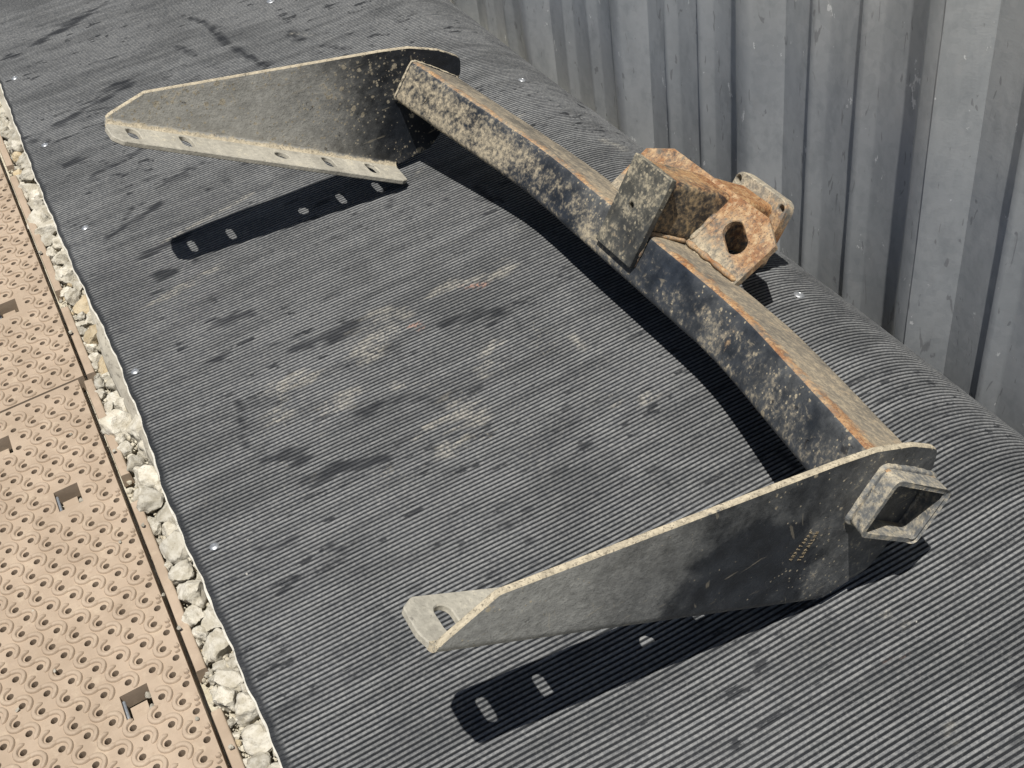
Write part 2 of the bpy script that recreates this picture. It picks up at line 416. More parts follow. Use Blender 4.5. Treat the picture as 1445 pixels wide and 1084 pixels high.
for _ in range(46):
    x_ = rs_.uniform(.06, .66); y_ = rs_.uniform(.40, 2.3); an = rs_.uniform(-.9, .9) + (1.57 if rs_.random() < .7 else 0); l_ = rs_.uniform(.012, .06)
    (DARK if rs_.random() < .75 else PALE).append(((x_, y_), (x_ + l_ * math.cos(an), y_ + l_ * math.sin(an)), rs_.uniform(.0012, .0028), .8, .10))
ROSY = [((.46, 1.222), (.49, 1.205), .005, .7, .4), ((.37, 1.19), (.375, 1.18), .004, .7, .4), ((.53, .47), (.545, .47), .004, .7, .5)]

def rubber():
    s = NT('ribbed_rubber')
    x, y, z = s.sep(s.obj); tp = s.attr('top')
    P2 = s.t.nodes.new('ShaderNodeCombineXYZ'); s.put(P2.inputs[0], x); s.put(P2.inputs[1], y); P2 = P2.outputs[0]
    fine = s.noise(260, 5, .65); mid = s.noise(38, 5, .6, offset=(2, 3, 0)); big = s.noise(4.5, 4, .55, offset=(5, 1, 0))
    st = s.noise(30, 5, .62, stretch=(.12, 1.6, 1), offset=(1, 7, 2))          # wiped along the ribs
    st2 = s.noise(90, 4, .6, stretch=(.16, 1.0, 1), offset=(9, 7, 2))
    wip = s.noise(17, 5, .6, stretch=(.55, 1.0, 1), offset=(31, 7, 2), dist=.6)
    # grey bloom on the worn rib tops, wiped away in streaks
    bloom = s.add(s.mul(st, .65), s.add(s.mul(big, .35), s.mul(wip, .5)))
    bloom = s.ramp(bloom, .60, .88)
    gone = s.mul(s.ramp(s.add(s.mul(st2, .6), s.mul(mid, .5)), .615, .67), s.ramp(big, .38, .6))
    dark = s.mul(s.attr('dark'), s.ramp(s.add(s.mul(st2, .6), s.mul(fine, .4)), .38, .56, .25, 1.0)); pale = s.attr('pale'); rosy = s.attr('rosy')
    pale = s.mul(pale, s.ramp(s.add(s.mul(fine, .6), s.mul(mid, .4)), .40, .58))
    rosy = s.mul(rosy, s.ramp(fine, .42, .6))
    dirt = s.mul(s.ramp(s.add(s.mul(s.noise(9, 6, .7, offset=(3, 31, 0)), .6), s.mul(fine, .4)), .585, .70), s.ramp(s.vec('DISTANCE', P2, (.34, 1.10, 0)), .10, .45, .85, .12))
    tmask = s.mul(tp, s.math('SUBTRACT', 1.0, s.math('MAXIMUM', s.mul(gone, .9), s.mul(dark, .85))))
    tmask = s.mul(tmask, s.mixf(bloom, .55, .95))
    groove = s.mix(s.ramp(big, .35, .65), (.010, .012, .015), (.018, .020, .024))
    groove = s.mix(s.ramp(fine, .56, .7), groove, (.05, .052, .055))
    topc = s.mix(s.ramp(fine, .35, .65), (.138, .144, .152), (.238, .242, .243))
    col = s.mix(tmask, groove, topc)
    dusty = s.ramp(s.add(s.mul(big, .7), s.mul(mid, .3)), .46, .68)
    col = s.mix(s.mul(dusty, .05), col, (.17, .175, .185))
    col = s.mix(s.mul(dark, .35), col, (.032, .034, .040))
    col = s.mix(s.mul(dirt, .55), col, (.34, .32, .26))
    col = s.mix(s.mul(pale, s.mixf(tp, .16, .52)), col, (.42, .40, .35))
    col = s.mix(s.mul(rosy, .8), col, (.42, .24, .18))
    vd, vc = s.voro2(85)
    spk = s.ramp(s.math('SUBTRACT', s.mul(s.mul(s.math('POWER', s.sep(vc)[1], 16.0), s.ramp(s.noise(7, 3, .6, offset=(3, 9, 1)), .5, .66)), .15), vd), 0, .03)
    col = s.mix(s.mul(spk, .8), col, (.62, .60, .55))
    rough = s.mixf(fine, .50, .70)
    return s.out(col, rough, s.bump(s.add(s.mul(fine, .6), mid), .35, .0006), spec=.22)
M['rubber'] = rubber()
me = bpy.data.meshes.new('rubber_mat')
me.vertices.add(len(VV)); me.vertices.foreach_set('co', VV.astype(np.float32).ravel())
me.loops.add(F.size); me.loops.foreach_set('vertex_index', F.astype(np.int32).ravel())
me.polygons.add(len(F)); me.polygons.foreach_set('loop_start', np.arange(0, F.size, 4, dtype=np.int32))
me.update(calc_edges=True); me.materials.append(M['rubber']); smooth_angle(me, 50)
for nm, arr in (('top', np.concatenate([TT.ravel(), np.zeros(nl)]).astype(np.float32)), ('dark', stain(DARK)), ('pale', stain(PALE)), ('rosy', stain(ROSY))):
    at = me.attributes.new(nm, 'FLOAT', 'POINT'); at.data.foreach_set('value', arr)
mat = bpy.data.objects.new('rubber_mat', me); COL.objects.link(mat)
tag(mat, 'black ribbed rubber mat, scuffed and dusty, curling down along the steel wall', 'mat')

def simple(name, c1, c2, scale=40, rough=.85, bump=.5, dist=.001, stretch=None, c3=None, metal=0.0):
    s = NT(name); n1 = s.noise(scale, 6, .62, stretch=stretch); n2 = s.noise(scale * 5, 5, .65, offset=(3, 4, 5), stretch=stretch)
    c = s.mix(s.ramp(n1, .33, .67), c1, c2)
    c = s.mix(s.ramp(n2, .55, .70), c, c3 or tuple(k * .55 for k in c1))
    return s.out(c, rough, s.bump(s.add(n1, s.mul(n2, .6)), bump, dist), metal=metal)

# thin pale strip that shows along the cut edge
M['pale_strip'] = simple('pale_edge', (.46, .44, .39), (.62, .60, .54), 70, .95)
mb = MB(); ring = []
ysl = [.22 + .01 * i for i in range(273)]
for y in ysl:
    ex = edge_x(y) + .0009 * math.sin(61 * y) + .0005 * math.sin(173 * y)
    wv = .0020 + .0016 * noise.noise(Vector((0, y * 22, 3))) + .0012 * noise.noise(Vector((0, y * 120, 3)))
    zz = mat_wave(ex, y)
    ring.append([(ex - wv, y, zz - .0062), (ex + .006, y, zz - .0055), (ex + .006, y, zz - .0085), (ex - wv, y, zz - .0078)])
vs = [p for r in ring for p in r]; fs = []
for j in range(len(ring) - 1):
    for k in range(4):
        k2 = (k + 1) % 4; fs.append([j * 4 + k, j * 4 + k2, (j + 1) * 4 + k2, (j + 1) * 4 + k])
mb.add(vs, fs); o = mb.obj('pale_edge_strip', M['pale_strip'], mat); o['label'] = 'pale uneven strip along the cut edge of the mat'

# nails through the mat
M['zinc'] = simple('zinc_nail', (.42, .44, .47), (.58, .60, .62), 300, .38, .3, .0004, metal=.75)
def nail_head(x, y, r, dome=.0016):
    p = Vector(mat_pt(x, y, 0.0006))
    a = max(0.0, (x - X0) / RAD); n = Vector((math.sin(a), 0, math.cos(a))); u = Vector((math.cos(a), 0, -math.sin(a))); v = Vector((0, 1, 0))
    vs = []; fs = []; seg = 20
    prof_ = [(1.0, -.0012), (1.0, .0), (.93, .0005), (.6, dome * .8), (.42, dome), (.36, dome * .75), (.18, dome * .75)]
    for (rr, h) in prof_:
        for k in range(seg):
            t = 2 * math.pi * k / seg; vs.append(p + (u * math.cos(t) + v * math.sin(t)) * r * rr + n * h)
    for i in range(len(prof_) - 1):
        for k in range(seg): fs.append([i * seg + k, i * seg + (k + 1) % seg, (i + 1) * seg + (k + 1) % seg, (i + 1) * seg + k])
    fs.append([(len(prof_) - 1) * seg + k for k in range(seg)])
    return new_obj('nail_head', vs, fs, M['zinc'], mat, smooth=40)
for (x, y, r) in ((.0306, 1.3345, .0056), (.0234, .987, .0056), (.0587, 1.713, .0056), (.0629, 2.01, .006), (.0707, 2.295, .006), (.566, 2.26, .008),
                  (.80, 1.675, .0065), (.80, .950, .0072)):
    nail_head(x, y, r)

# weathered board under the mat's edge
M['board'] = simple('weathered_board', (.27, .25, .21), (.40, .375, .315), 45, .95, 1.0, .002, stretch=(1, .35, 1), c3=(.17, .155, .13))
mb = MB()
sec = []
for i in range(60):
    y = .3 + i * .045
    dx = .0012 * noise.noise(Vector((1, y * 9, 0))); x_out = .0016 + .003 * (y - 1.3) + dx
    if y > 1.44: x_out += (y - 1.44) * .10
    if y < 1.22: x_out += (1.22 - y) * .02
    sec.append([(x_out - .004, y, -.058), (x_out, y, -.031), (x_out + .003, y, -.0286), (.6, y, -.0288), (.6, y, -.058)])
vs = [p for r in sec for p in r]; fs = []
for j in range(len(sec) - 1):
    for k in range(5): fs.append([j * 5 + k, j * 5 + (k + 1) % 5, (j + 1) * 5 + (k + 1) % 5, (j + 1) * 5 + k])
fs += [[0, 1, 2, 3, 4], [(len(sec) - 1) * 5 + k for k in range(5)]]
mb.add(vs, fs)
bo = mb.obj('base_board', M['board'], smooth=30, loc=(.3, 1.3, -.058)); tag(bo, 'pale weathered board peeping out from under the rubber mat beside the gravel', 'board')
# packing that carries the mat above the board
mb = MB(); vs = [(.03, .25, -.0282), (.68, .25, -.0282), (.68, 2.9, -.0282), (.03, 2.9, -.0282), (.075, .25, -.0135), (.68, .25, -.0135), (.68, 2.9, -.0135), (.075, 2.9, -.0135)]
mb.add(vs, [[0, 1, 2, 3], [4, 5, 6, 7], [0, 1, 5, 4], [1, 2, 6, 5], [2, 3, 7, 6], [3, 0, 4, 7]])
mb.obj('packing', M['board'], bo)

# ------------------------------------------------------------------ galvanised wall
def galv():
    s = NT('galvanised_steel')
    x, y, z = s.sep(s.obj)
    spang = s.voro(95, out='Color'); sp = s.sep(spang)[0]
    n1 = s.noise(5, 5, .6, stretch=(1, 1, .35)); n2 = s.noise(60, 5, .65, stretch=(1, 1, .5)); n3 = s.noise(16, 6, .7, offset=(4, 4, 1), stretch=(1, 1.3, .6))
    fine = s.noise(330, 4, .6, stretch=(1, .3, 1))
    c = s.mix(s.ramp(n1, .34, .66), (.37, .395, .42), (.49, .515, .54))
    c = s.mix(s.mul(s.ramp(n3, .46, .66), .38), c, (.235, .258, .285))
    c = s.mix(s.mul(s.ramp(n2, .54, .7), .4), c, (.42, .43, .445))
    c = s.mix(s.mul(sp, .10), c, (.78, .79, .80))
    # white oxide flecks and scrapes
    fl = s.ramp(s.add(s.mul(s.noise(26, 5, .7, offset=(7, 3, 9), stretch=(1, 1.4, .8)), .7), s.mul(n2, .3)), .615, .640)
    c = s.mix(s.mul(fl, .85), c, (.80, .82, .83))
    sc = s.ramp(s.noise(48, 3, .5, offset=(1, 13, 2), stretch=(1, 2.0, .4), dist=1.2), .655, .69)
    c = s.mix(s.mul(sc, .6), c, (.2, .205, .22))
    nrm = s.bump(s.add(s.mul(n1, 2.0), s.add(s.mul(n2, .5), s.mul(fine, .3))), .35, .0016)
    return s.out(c, s.mixf(n2, .42, .62), nrm, metal=.12, spec=.4)
M['galv'] = galv()
wall = empty('corrugated_wall', (1.0, 1.3, -.06)); tag(wall, 'grey galvanised box-profile steel wall behind the curling mat edge', 'wall', kind='thing')
PER = .3735
def wall_profile():
    pts = []
    for k in range(-4, 8):
        b = 1.236 + k * PER                   # pan starts here and runs to smaller y
        seq = [(b + .0, 0), (b - .040, 0), (b - .064, 0), (b - .070, -.011), (b - .075, -.0118), (b - .080, -.010), (b - .094, -.001), (b - .100, 0), (b - .162, 0), (b - .168, -.011), (b - .174, -.0118), (b - .179, -.010), (b - .194, -.001), (b - .199, 0),
               (b - .262, 0), (b - .268, -.002), (b - .298, -.031), (b - .304, -.034), (b - .328, -.034), (b - .335, -.031)]
        pts += seq
    pts.sort(key=lambda q: -q[0])
    return pts
def wall_x(y, d): return .992 + .040 * (y - 1.15) + d
def steel_sheet(y_hi, y_lo, proud):
    mb = MB(); pr = [q for q in wall_profile() if y_lo <= q[0] <= y_hi]
    zs = [-.33 + .06 * i for i in range(40)]
    vs = []; n = len(pr)
    for side in (0, .0012):
        for z in zs:
            for (y, d) in pr:
                bow = .0022 * noise.noise(Vector((y * 5, z * 3.2, 4))) + .0012 * noise.noise(Vector((y * 14, z * 9, 9)))
                vs.append((wall_x(y, d) - proud + side + bow, y, z))
    nz = len(zs); fs = []
    for s_ in (0, 1):
        o = s_ * n * nz
        for j in range(nz - 1):
            for i in range(n - 1): fs.append([o + j * n + i, o + j * n + i + 1, o + (j + 1) * n + i + 1, o + (j + 1) * n + i])
    o = n * nz
    for j in range(nz - 1):
        for i in (0, n - 1): fs.append([j * n + i, (j + 1) * n + i, o + (j + 1) * n + i, o + j * n + i])
    mb.add(vs, fs)
    return mb.obj('steel_sheet', M['galv'], wall, smooth=35)
steel_sheet(3.6, .895, 0.0)
steel_sheet(.91, -.3, .0022)

# ------------------------------------------------------------------ tow bar
tow = empty('tow_bar', BASE)
tag(tow, 'dirty black steel tow bar with two slotted arms and rusty hitch on the mat', 'tow bar')
Y_R, Y_L = .5555, 1.5459
YV = Vector((0, 1, 0))
A2 = R(55.3); E2 = Vector((math.cos(A2), 0, math.sin(A2))); E1 = Vector((math.sin(A2), 0, -math.cos(A2)))
TH = .0070

# --- cross tube
TUBE_H, TUBE_W = .064, .087
B2 = R(51.0); T2 = Vector((math.cos(B2), 0, math.sin(B2))); T1 = Vector((math.sin(B2), 0, -math.cos(B2)))   # section axes of the tube
TUBE0 = Vector((.5226, 0, .1165))
def tprof(y, y1=1.265, y2=.845, k=14.0):
    a = (Y_L - y) / (Y_L - y1); b = (y - Y_R) / (y2 - Y_R)
    return -math.log(math.exp(-k * a) + math.exp(-k * b) + math.exp(-k)) / k
def tube_c(y):
    t = (y - Y_L) / (Y_R - Y_L)
    p = TUBE0 + Vector((.0090, 0, -.0045)) * t + E1 * (.0743 * tprof(y)); p.y = y
    return p
def rr(w0, h0, r, n=5):
    return round_poly([(0, 0), (w0, 0), (w0, h0), (0, h0)], r, n)
def sweep_tube(y0, y1, n=60, wall_t=.0050):
    mb = MB()
    outer = rr(TUBE_W, TUBE_H, .009); inner = [(p[0] * (TUBE_W - 2 * wall_t) / TUBE_W + wall_t, p[1] * (TUBE_H - 2 * wall_t) / TUBE_H + wall_t) for p in rr(TUBE_W, TUBE_H, .006)]
    m_ = len(outer); vs = []; fs = []; hs = []; es = []
    for loop in (outer, inner):
        for i in range(n + 1):
            y = y0 + (y1 - y0) * i / n; c = tube_c(y)
            tan = (tube_c(y + .004) - tube_c(y - .004)).normalized()
            side = (T1 - tan * T1.dot(tan)).normalized() if 0 < i < n else T1
            for (a, b) in loop:
                q = c + side * a + T2 * b
                hs.append(b / TUBE_H); es.append(a / TUBE_W)
                q += T2 * (.0006 * noise.noise(q * 30)) + side * (.0006 * noise.noise(q * 24 + Vector((5, 0, 0))))
                vs.append(q)
    for s_ in (0, 1):
        o = s_ * m_ * (n + 1)
        for i in range(n):
            for k in range(m_):
                k2 = (k + 1) % m_; fs.append([o + i * m_ + k, o + i * m_ + k2, o + (i + 1) * m_ + k2, o + (i + 1) * m_ + k])
    o = m_ * (n + 1)
    for i in (0, n):
        for k in range(m_):
            k2 = (k + 1) % m_; fs.append([i * m_ + k, i * m_ + k2, o + i * m_ + k2, o + i * m_ + k])
    mb.add(vs, fs); mb.hs = hs; mb.es = es; return mb
tb = sweep_tube(Y_R - .024, Y_L + .03)
tube = tb.obj('cross_tube', M['tube'], tow, smooth=40)
for nm, arr in (('band', tb.hs), ('across', tb.es)):
    at = tube.data.attributes.new(nm, 'FLOAT', 'POINT'); at.data.foreach_set('value', np.array(arr, dtype=np.float32))
tube.data.materials.append(M['tubetop']); tube.data.materials.append(M['stub'])
for p in tube.data.polygons:
    c = p.center + BASE
    if c.y < Y_R + .001: p.material_index = 2
    elif Vector(p.normal).dot(T2) > .55: p.material_index = 1
def pit(y, b, name='punched_hole'):
    c = tube_c(y) + T2 * b - T1 * .0003
    u, v = YV, T2; vs = []; fs = []
    for k in range(10):
        t = 2 * math.pi * k / 10; r = .0042 * (1 + .25 * math.sin(3 * t)); vs.append(c + u * r * math.cos(t) + v * r * 1.2 * math.sin(t))
    for k in range(10):
        t = 2 * math.pi * k / 10; vs.append(c + T1 * .006 + (u * math.cos(t) + v * math.sin(t)) * .002)
    fs = [[k, (k + 1) % 10, 10 + (k + 1) % 10, 10 + k] for k in range(10)] + [list(range(10, 20))]
    return new_obj(name, vs, fs, M['pit'], tube, smooth=40)
M['pit'] = simple('dark_pit', (.012, .012, .014), (.03, .028, .026), 200, .9)
pit(1.487, .026); pit(.648, .021)

# --- side arms
FW = .0645; RO = .0135
ARM_PTS = [(.190, .2556), (.521, .1945), (.563, .1850), (.607, .1655), (.640, .1420), (.636, .118), (.585, .032), (.566, .0165), (.5100, .0105)]
def side_arm(y, inner, mname, FA, FB):
    """plate with its outer face at y, flange folded towards +inner*y; FA-FB is the fold line"""
    n = YV * inner
    FA = Vector(FA); FB = Vector(FB); FD = (FB - FA).normalized(); FN = Vector((-FD.z, 0, FD.x)); FL = (FB - FA).length
    def st(x, z):
        q = Vector((x, 0, z)) - FA; return (q.dot(FD), q.dot(FN))
    ARM_OUT = [st(*q) for q in ARM_PTS]
    mb = MB()
    pl = [(0.0, RO - .0018), (.003, RO + .004)] + ARM_OUT + [(FL - .003, RO - .0018)]
    # rounded outline
    rad = [0, .004, .010, .03, .02, .014, .016, .02, .012, .012, .004, 0]
    pl = round_poly(pl, rad, 5)
    sheet(mb, pl, [], Vector((FA.x, y, FA.z)), FD, FN, n, TH, .0011)
    # fold: quarter pipe
    ns = 14; vs = []; fs = []
    ctr = Vector((FA.x, y, FA.z)) + n * RO + FN * RO
    L = 16
    for r_ in (RO, RO - TH):
        for i in range(L + 1):
            s0 = .0005 + (FL - .004) * i / L
            for k in range(ns + 1):
                a = (math.pi / 2) * k / ns
                vs.append(ctr + FD * s0 - n * (r_ * math.cos(a)) - FN * (r_ * math.sin(a)))
    W_ = ns + 1; o = W_ * (L + 1)
    for i in range(L):
        for k in range(ns):
            fs.append([i * W_ + k, i * W_ + k + 1, (i + 1) * W_ + k + 1, (i + 1) * W_ + k])
            fs.append([o + i * W_ + k, o + i * W_ + k + 1, o + (i + 1) * W_ + k + 1, o + (i + 1) * W_ + k])
    for i in (0, L):
        for k in range(ns): fs.append([i * W_ + k, i * W_ + k + 1, o + i * W_ + k + 1, o + i * W_ + k])
    mb.add(vs, fs)
    arm = mb.obj('side_arm', M[mname], tow, smooth=38)
    # flange with slots
    fb = MB()
    out = round_poly([(.0005, RO - .0018), (-.004, .024), (-.003, FW - .011), (.010, FW), (FL - .016, FW), (FL - .006, FW - .007), (FL - .004, RO - .0018)], [.0, .02, .006, .006, .006, .006, 0], 5)
    holes = []
    for k, (xx, typ) in enumerate(((.152, 0), (.214, 0), (.333, 1), (.396, 0), (.457, 0))):
        s0 = (xx - FA.x) / FD.x
        holes.append(slot((s0, .0345), 0.0 if typ else .0085, .0108 if typ else .0082, math.pi / 2))
    sheet(fb, out, holes, Vector((FA.x, y, FA.z)), FD, n, FN, TH, .0011)
    fb.obj('flange', M['flange'], arm, smooth=38)
    return arm
armR = side_arm(Y_R, 1, 'arm', (.1262, 0, .2205), (.5060, 0, .0045)); armL = side_arm(Y_L, -1, 'arm_inner', (.1262, 0, .2300), (.5045, 0, .0040))
armR['label'] = 'near side arm with its tube stub outside'; armL['label'] = 'far side arm showing its inner face'

# weld beads round the tube at the arms
def bead(y, rad, name, matn, parent, grow=.0, seed=0, sq=1.0):
    loop = rr(TUBE_W, TUBE_H, .009, 6); pts = []
    N = len(loop)
    for i in range(N):
        a = Vector(loop[i]); b = Vector(loop[(i + 1) % N]); k = max(1, int((b - a).length / .004))
        for t in range(k): pts.append(a.lerp(b, t / k))
    c = tube_c(y); ctr = Vector((TUBE_W / 2, TUBE_H / 2)); vs = []; fs = []; m_ = 8; N = len(pts)
    for i, p in enumerate(pts):
        d = (p - ctr).normalized(); base = c + T1 * p.x + T2 * p.y; od = (T1 * d.x + T2 * d.y)
        r = rad * (1 + .22 * noise.noise(Vector((i * .55, seed, 0))) + .10 * math.sin(i * 1.9))
        for k in range(m_):
            t = 2 * math.pi * k / m_; vs.append(base + od * (r * math.cos(t)) + YV * (r * sq * math.sin(t)))
    for i in range(N):
        j = (i + 1) % N
        for k in range(m_):
            k2 = (k + 1) % m_; fs.append([i * m_ + k, i * m_ + k2, j * m_ + k2, j * m_ + k])
    return new_obj(name, vs, fs, M[matn], parent, smooth=60)
bead(Y_R - .0005, .0040, 'weld_bead', 'stub', armR, seed=3)
bead(Y_L - TH, .0026, 'weld_bead', 'arm_inner', armL, seed=8)

# stamped marking on the near arm (two short rows of punched strokes, too worn to read)
M['stamp'] = simple('stamped_mud', (.22, .175, .11), (.31, .25, .165), 300, .95)
mb = MB(); rnd = random.Random(4)
for (a, b) in (((.4690, .0985), (.4940, .1245)), ((.4795, .0910), (.5005, .1195))):
    a = Vector((a[0], 0, a[1])); b = Vector((b[0], 0, b[1])); d = (b - a).normalized(); pn = Vector((-d.z, 0, d.x)); L = (b - a).length; n = 9
    for i in range(n):
        o = a + d * (L * (i + .15) / n); o.y = Y_R - .0002
        strokes = rnd.choice([[((0, 0), (0, 1)), ((0, 1), (.6, .5))], [((0, 0), (.3, 1)), ((.3, 1), (.6, 0))], [((0, 0), (0, 1)), ((.6, 0), (.6, 1)), ((0, .5), (.6, .5))], [((.3, 0), (.3, 1)), ((0, 1), (.6, 1))], [((0, 0), (0, 1)), ((0, 0), (.6, 0))]])
        for (p, q) in strokes:
            P0 = o + d * (p[0] * .0028) + pn * (p[1] * .0042 - .002); P1 = o + d * (q[0] * .0028) + pn * (q[1] * .0042 - .002)
            t = (P1 - P0).normalized(); s_ = t.cross(YV) * .00030
            vs = [P0 - s_, P0 + s_, P1 + s_, P1 - s_]; vs += [v - YV * .0005 for v in vs[:4]]
            mb.add(vs, [[0, 1, 2, 3], [4, 5, 6, 7], [0, 1, 5, 4], [1, 2, 6, 5], [2, 3, 7, 6], [3, 0, 4, 7]])
sm = mb.obj('stamped_marking', M['stamp'], armR); sm['label'] = 'two short worn rows of stamped characters filled with mud'

# --- hitch at the middle
YC = 1.065
TF = tube_c(1.055) + E2 * TUBE_H; TF.y = 0; TF += Vector((.001, 0, -.0015))            # top front edge of the tube in the middle
def box_sheet(name, outline, O, U, V, N, t, matn, holes=(), bev=.0012, parent=None):
    mb = MB(); sheet(mb, outline, list(holes), O, U, V, N, t, bev); return mb.obj(name, M[matn], parent or tow, smooth=38)
# rectangular plate on the front face
bf = TF - E2 * TUBE_H
o = Vector((bf.x, YC - .008, bf.z)) - E1 * .0095
mp = box_sheet('mount_plate', round_poly([(-.040, .020), (.036, .0195), (.038, .1375), (-.040, .1375)], .002, 2), o, YV, E2, E1, .0095, 'mount',
               holes=[slot((.0045, .0815), 0, .0046)])
mp['label'] = 'mud-spattered rectangular plate with one small hole'
# square receiver tube along E1
RW, RH = .070, .070
mb = MB(); lo = round_poly([(-RW / 2, 0), (RW / 2, 0), (RW / 2, RH), (-RW / 2, RH)], .009, 6); li = [(p[0] * .82, (p[1] - RH / 2) * .82 + RH / 2) for p in lo]
vs = []; fs = []; m_ = len(lo); st_n = 12
for loop in (lo, li):
    for i in range(st_n + 1):
        e = .0006 + .189 * i / st_n
        for (a, b) in loop:
            q = Vector((TF.x, YC, TF.z)) + E1 * e + YV * a + E2 * (b - .0015)
            vs.append(q + E2 * (.0005 * noise.noise(q * 40)))
for s_ in (0, 1):
    of = s_ * m_ * (st_n + 1)
    for i in range(st_n):
        for k in range(m_):
            k2 = (k + 1) % m_; fs.append([of + i * m_ + k, of + i * m_ + k2, of + (i + 1) * m_ + k2, of + (i + 1) * m_ + k])
of = m_ * (st_n + 1)
for i in (0, st_n):
    for k in range(m_): k2 = (k + 1) % m_; fs.append([i * m_ + k, i * m_ + k2, of + i * m_ + k2, of + i * m_ + k])
mb.add(vs, fs); rc = mb.obj('receiver_tube', M['receiver'], tow, smooth=40); rc['label'] = 'rusty square receiver tube'
# chain plate: hexagonal wings either side of the receiver
WA = R(27); WU = Vector((math.cos(WA), 0, math.sin(WA))); WN = Vector((-math.sin(WA), 0, math.cos(WA)))
W0 = TF + E1 * .0735; W0 = Vector((W0.x, YC, W0.z)) - WN * .010
hexo = [(-.136, -.006), (.136, -.006), (.137, .062), (.099, .0835), (-.099, .0835), (-.137, .062)]
def chain_hole(sg):
    return slot((-.084 * sg, .040), .0115, .0138, R(27) * sg, 9)
cp = box_sheet('chain_plate', round_poly(hexo, .0025, 2), W0, YV, WU, WN, .010, 'chain', holes=[chain_hole(1), chain_hole(-1)])
cp['label'] = 'rusty six-sided chain plate with oblong holes'
# ball mount plate at the end of the receiver
o = Vector((TF.x, YC, TF.z)) + E1 * .188
bh = [slot((sx, sz), 0, .0050) for sx in (-.0455, .0430) for sz in (.072, .010)]
bp = box_sheet('ball_mount_plate', round_poly([(-.054, -.010), (.050, -.010), (.050, .084), (-.054, .084)], [.01, .01, .016, .016], 5), o, YV, E2, E1, .017, 'ball', holes=bh)
bp['label'] = 'rounded rusty ball mount plate with bolt holes'
# weld beads of the hitch
def line_bead(pts, rad, matn, parent, seed=0):
    vs = []; fs = []; m_ = 7; P = []
    for a, b in zip(pts, pts[1:]):
        k = max(2, int((b - a).length / .003))
        P += [a.lerp(b, t / k) for t in range(k)]
    P.append(pts[-1]); N = len(P)
    for i, p in enumerate(P):
        t = (P[min(i + 1, N - 1)] - P[max(i - 1, 0)]).normalized(); u = t.cross(Vector((.3, .2, .9))).normalized(); v = t.cross(u)
        r = rad * (1 + .45 * noise.noise(Vector((i * .23, seed, 2))) + .14 * noise.noise(Vector((i * .9, seed, 7)))) * (1 if 0 < i < N - 1 else .35)
        for k in range(m_):
            a = 2 * math.pi * k / m_; vs.append(p + u * r * math.cos(a) + v * r * math.sin(a))
    for i in range(N - 1):
        for k in range(m_): k2 = (k + 1) % m_; fs.append([i * m_ + k, i * m_ + k2, (i + 1) * m_ + k2, (i + 1) * m_ + k])
    fs += [list(range(m_)), [(N - 1) * m_ + k for k in range(m_)]]
    return new_obj('weld_bead', vs, fs, M[matn], parent, smooth=70)
wt = TF + E1 * .073
line_bead([Vector((wt.x, .931, wt.z)) + WN * .001, Vector((wt.x, 1.030, wt.z)) + WN * .001], .0036, 'tubetop', cp, 1)
line_bead([Vector((TF.x, YC - RW / 2 - .001, TF.z)) + E1 * .008, Vector((TF.x, YC - RW / 2 - .001, TF.z)) + E1 * .07], .0028, 'tubetop', rc, 2)
line_bead([Vector((bf.x, YC - .045, bf.z)) + E2 * .02 - E1 * .001, Vector((bf.x, YC - .045, bf.z)) + E2 * .058 - E1 * .001], .0034, 'tubetop', mp, 5)
line_bead([W0 + WN * .0095 - YV * .0365 + WU * .004, W0 + WN * .0095 - YV * .0365 + WU * .05], .0038, 'chain', cp, 7)

# ------------------------------------------------------------------ tan ground panels
def plastic():
    s = NT('tan_plastic')
    n1 = s.noise(18, 5, .6); n2 = s.noise(120, 5, .65); n3 = s.noise(45, 6, .7, offset=(4, 2, 0))
    c = s.mix(s.ramp(n1, .3, .7), (.325, .253, .187), (.395, .313, .237))
    c = s.mix(s.mul(s.ramp(n3, .52, .68), .5), c, (.47, .385, .29))
    c = s.mix(s.mul(s.ramp(n2, .58, .7), .35), c, (.25, .185, .128))
    return s.out(c, s.mixf(n1, .55, .75), s.bump(s.add(n2, n3), .25, .0008), spec=.35)
M['tan'] = plastic()
M['bar'] = simple('steel_bar', (.30, .33, .37), (.42, .45, .48), 200, .42, .4, .0006, metal=.6)
PZ = -.035
SH = lambda u, v, h=0.0: Vector((u + .024 * v, v + .023 * u, PZ + h))
CU, CV = .0264, .0378
def arc_ridge(mb, c, r, a0, a1, wd=.0029, h=.0030, n=12):
    vs = []; fs = []
    pr = [(-1, -.0006), (-.88, h * .62), (-.55, h), (.55, h), (.88, h * .62), (1, -.0006)]
    for i in range(n + 1):
        t = i / n; a = R(a0 + (a1 - a0) * t); e = 1.0 if 0 < i < n else .45; hh = 1.0 if 0 < i < n else .35
        for (k, z) in pr:
            rr_ = r + k * wd * e; vs.append(SH(c[0] + rr_ * math.cos(a), c[1] + rr_ * math.sin(a), z * hh if z > 0 else z))
    m_ = len(pr)
    for i in range(n):
        for k in range(m_ - 1): fs.append([i * m_ + k, i * m_ + k + 1, (i + 1) * m_ + k + 1, (i + 1) * m_ + k])
    fs += [list(range(m_)), [n * m_ + k for k in range(m_)]]
    mb.add(vs, fs)
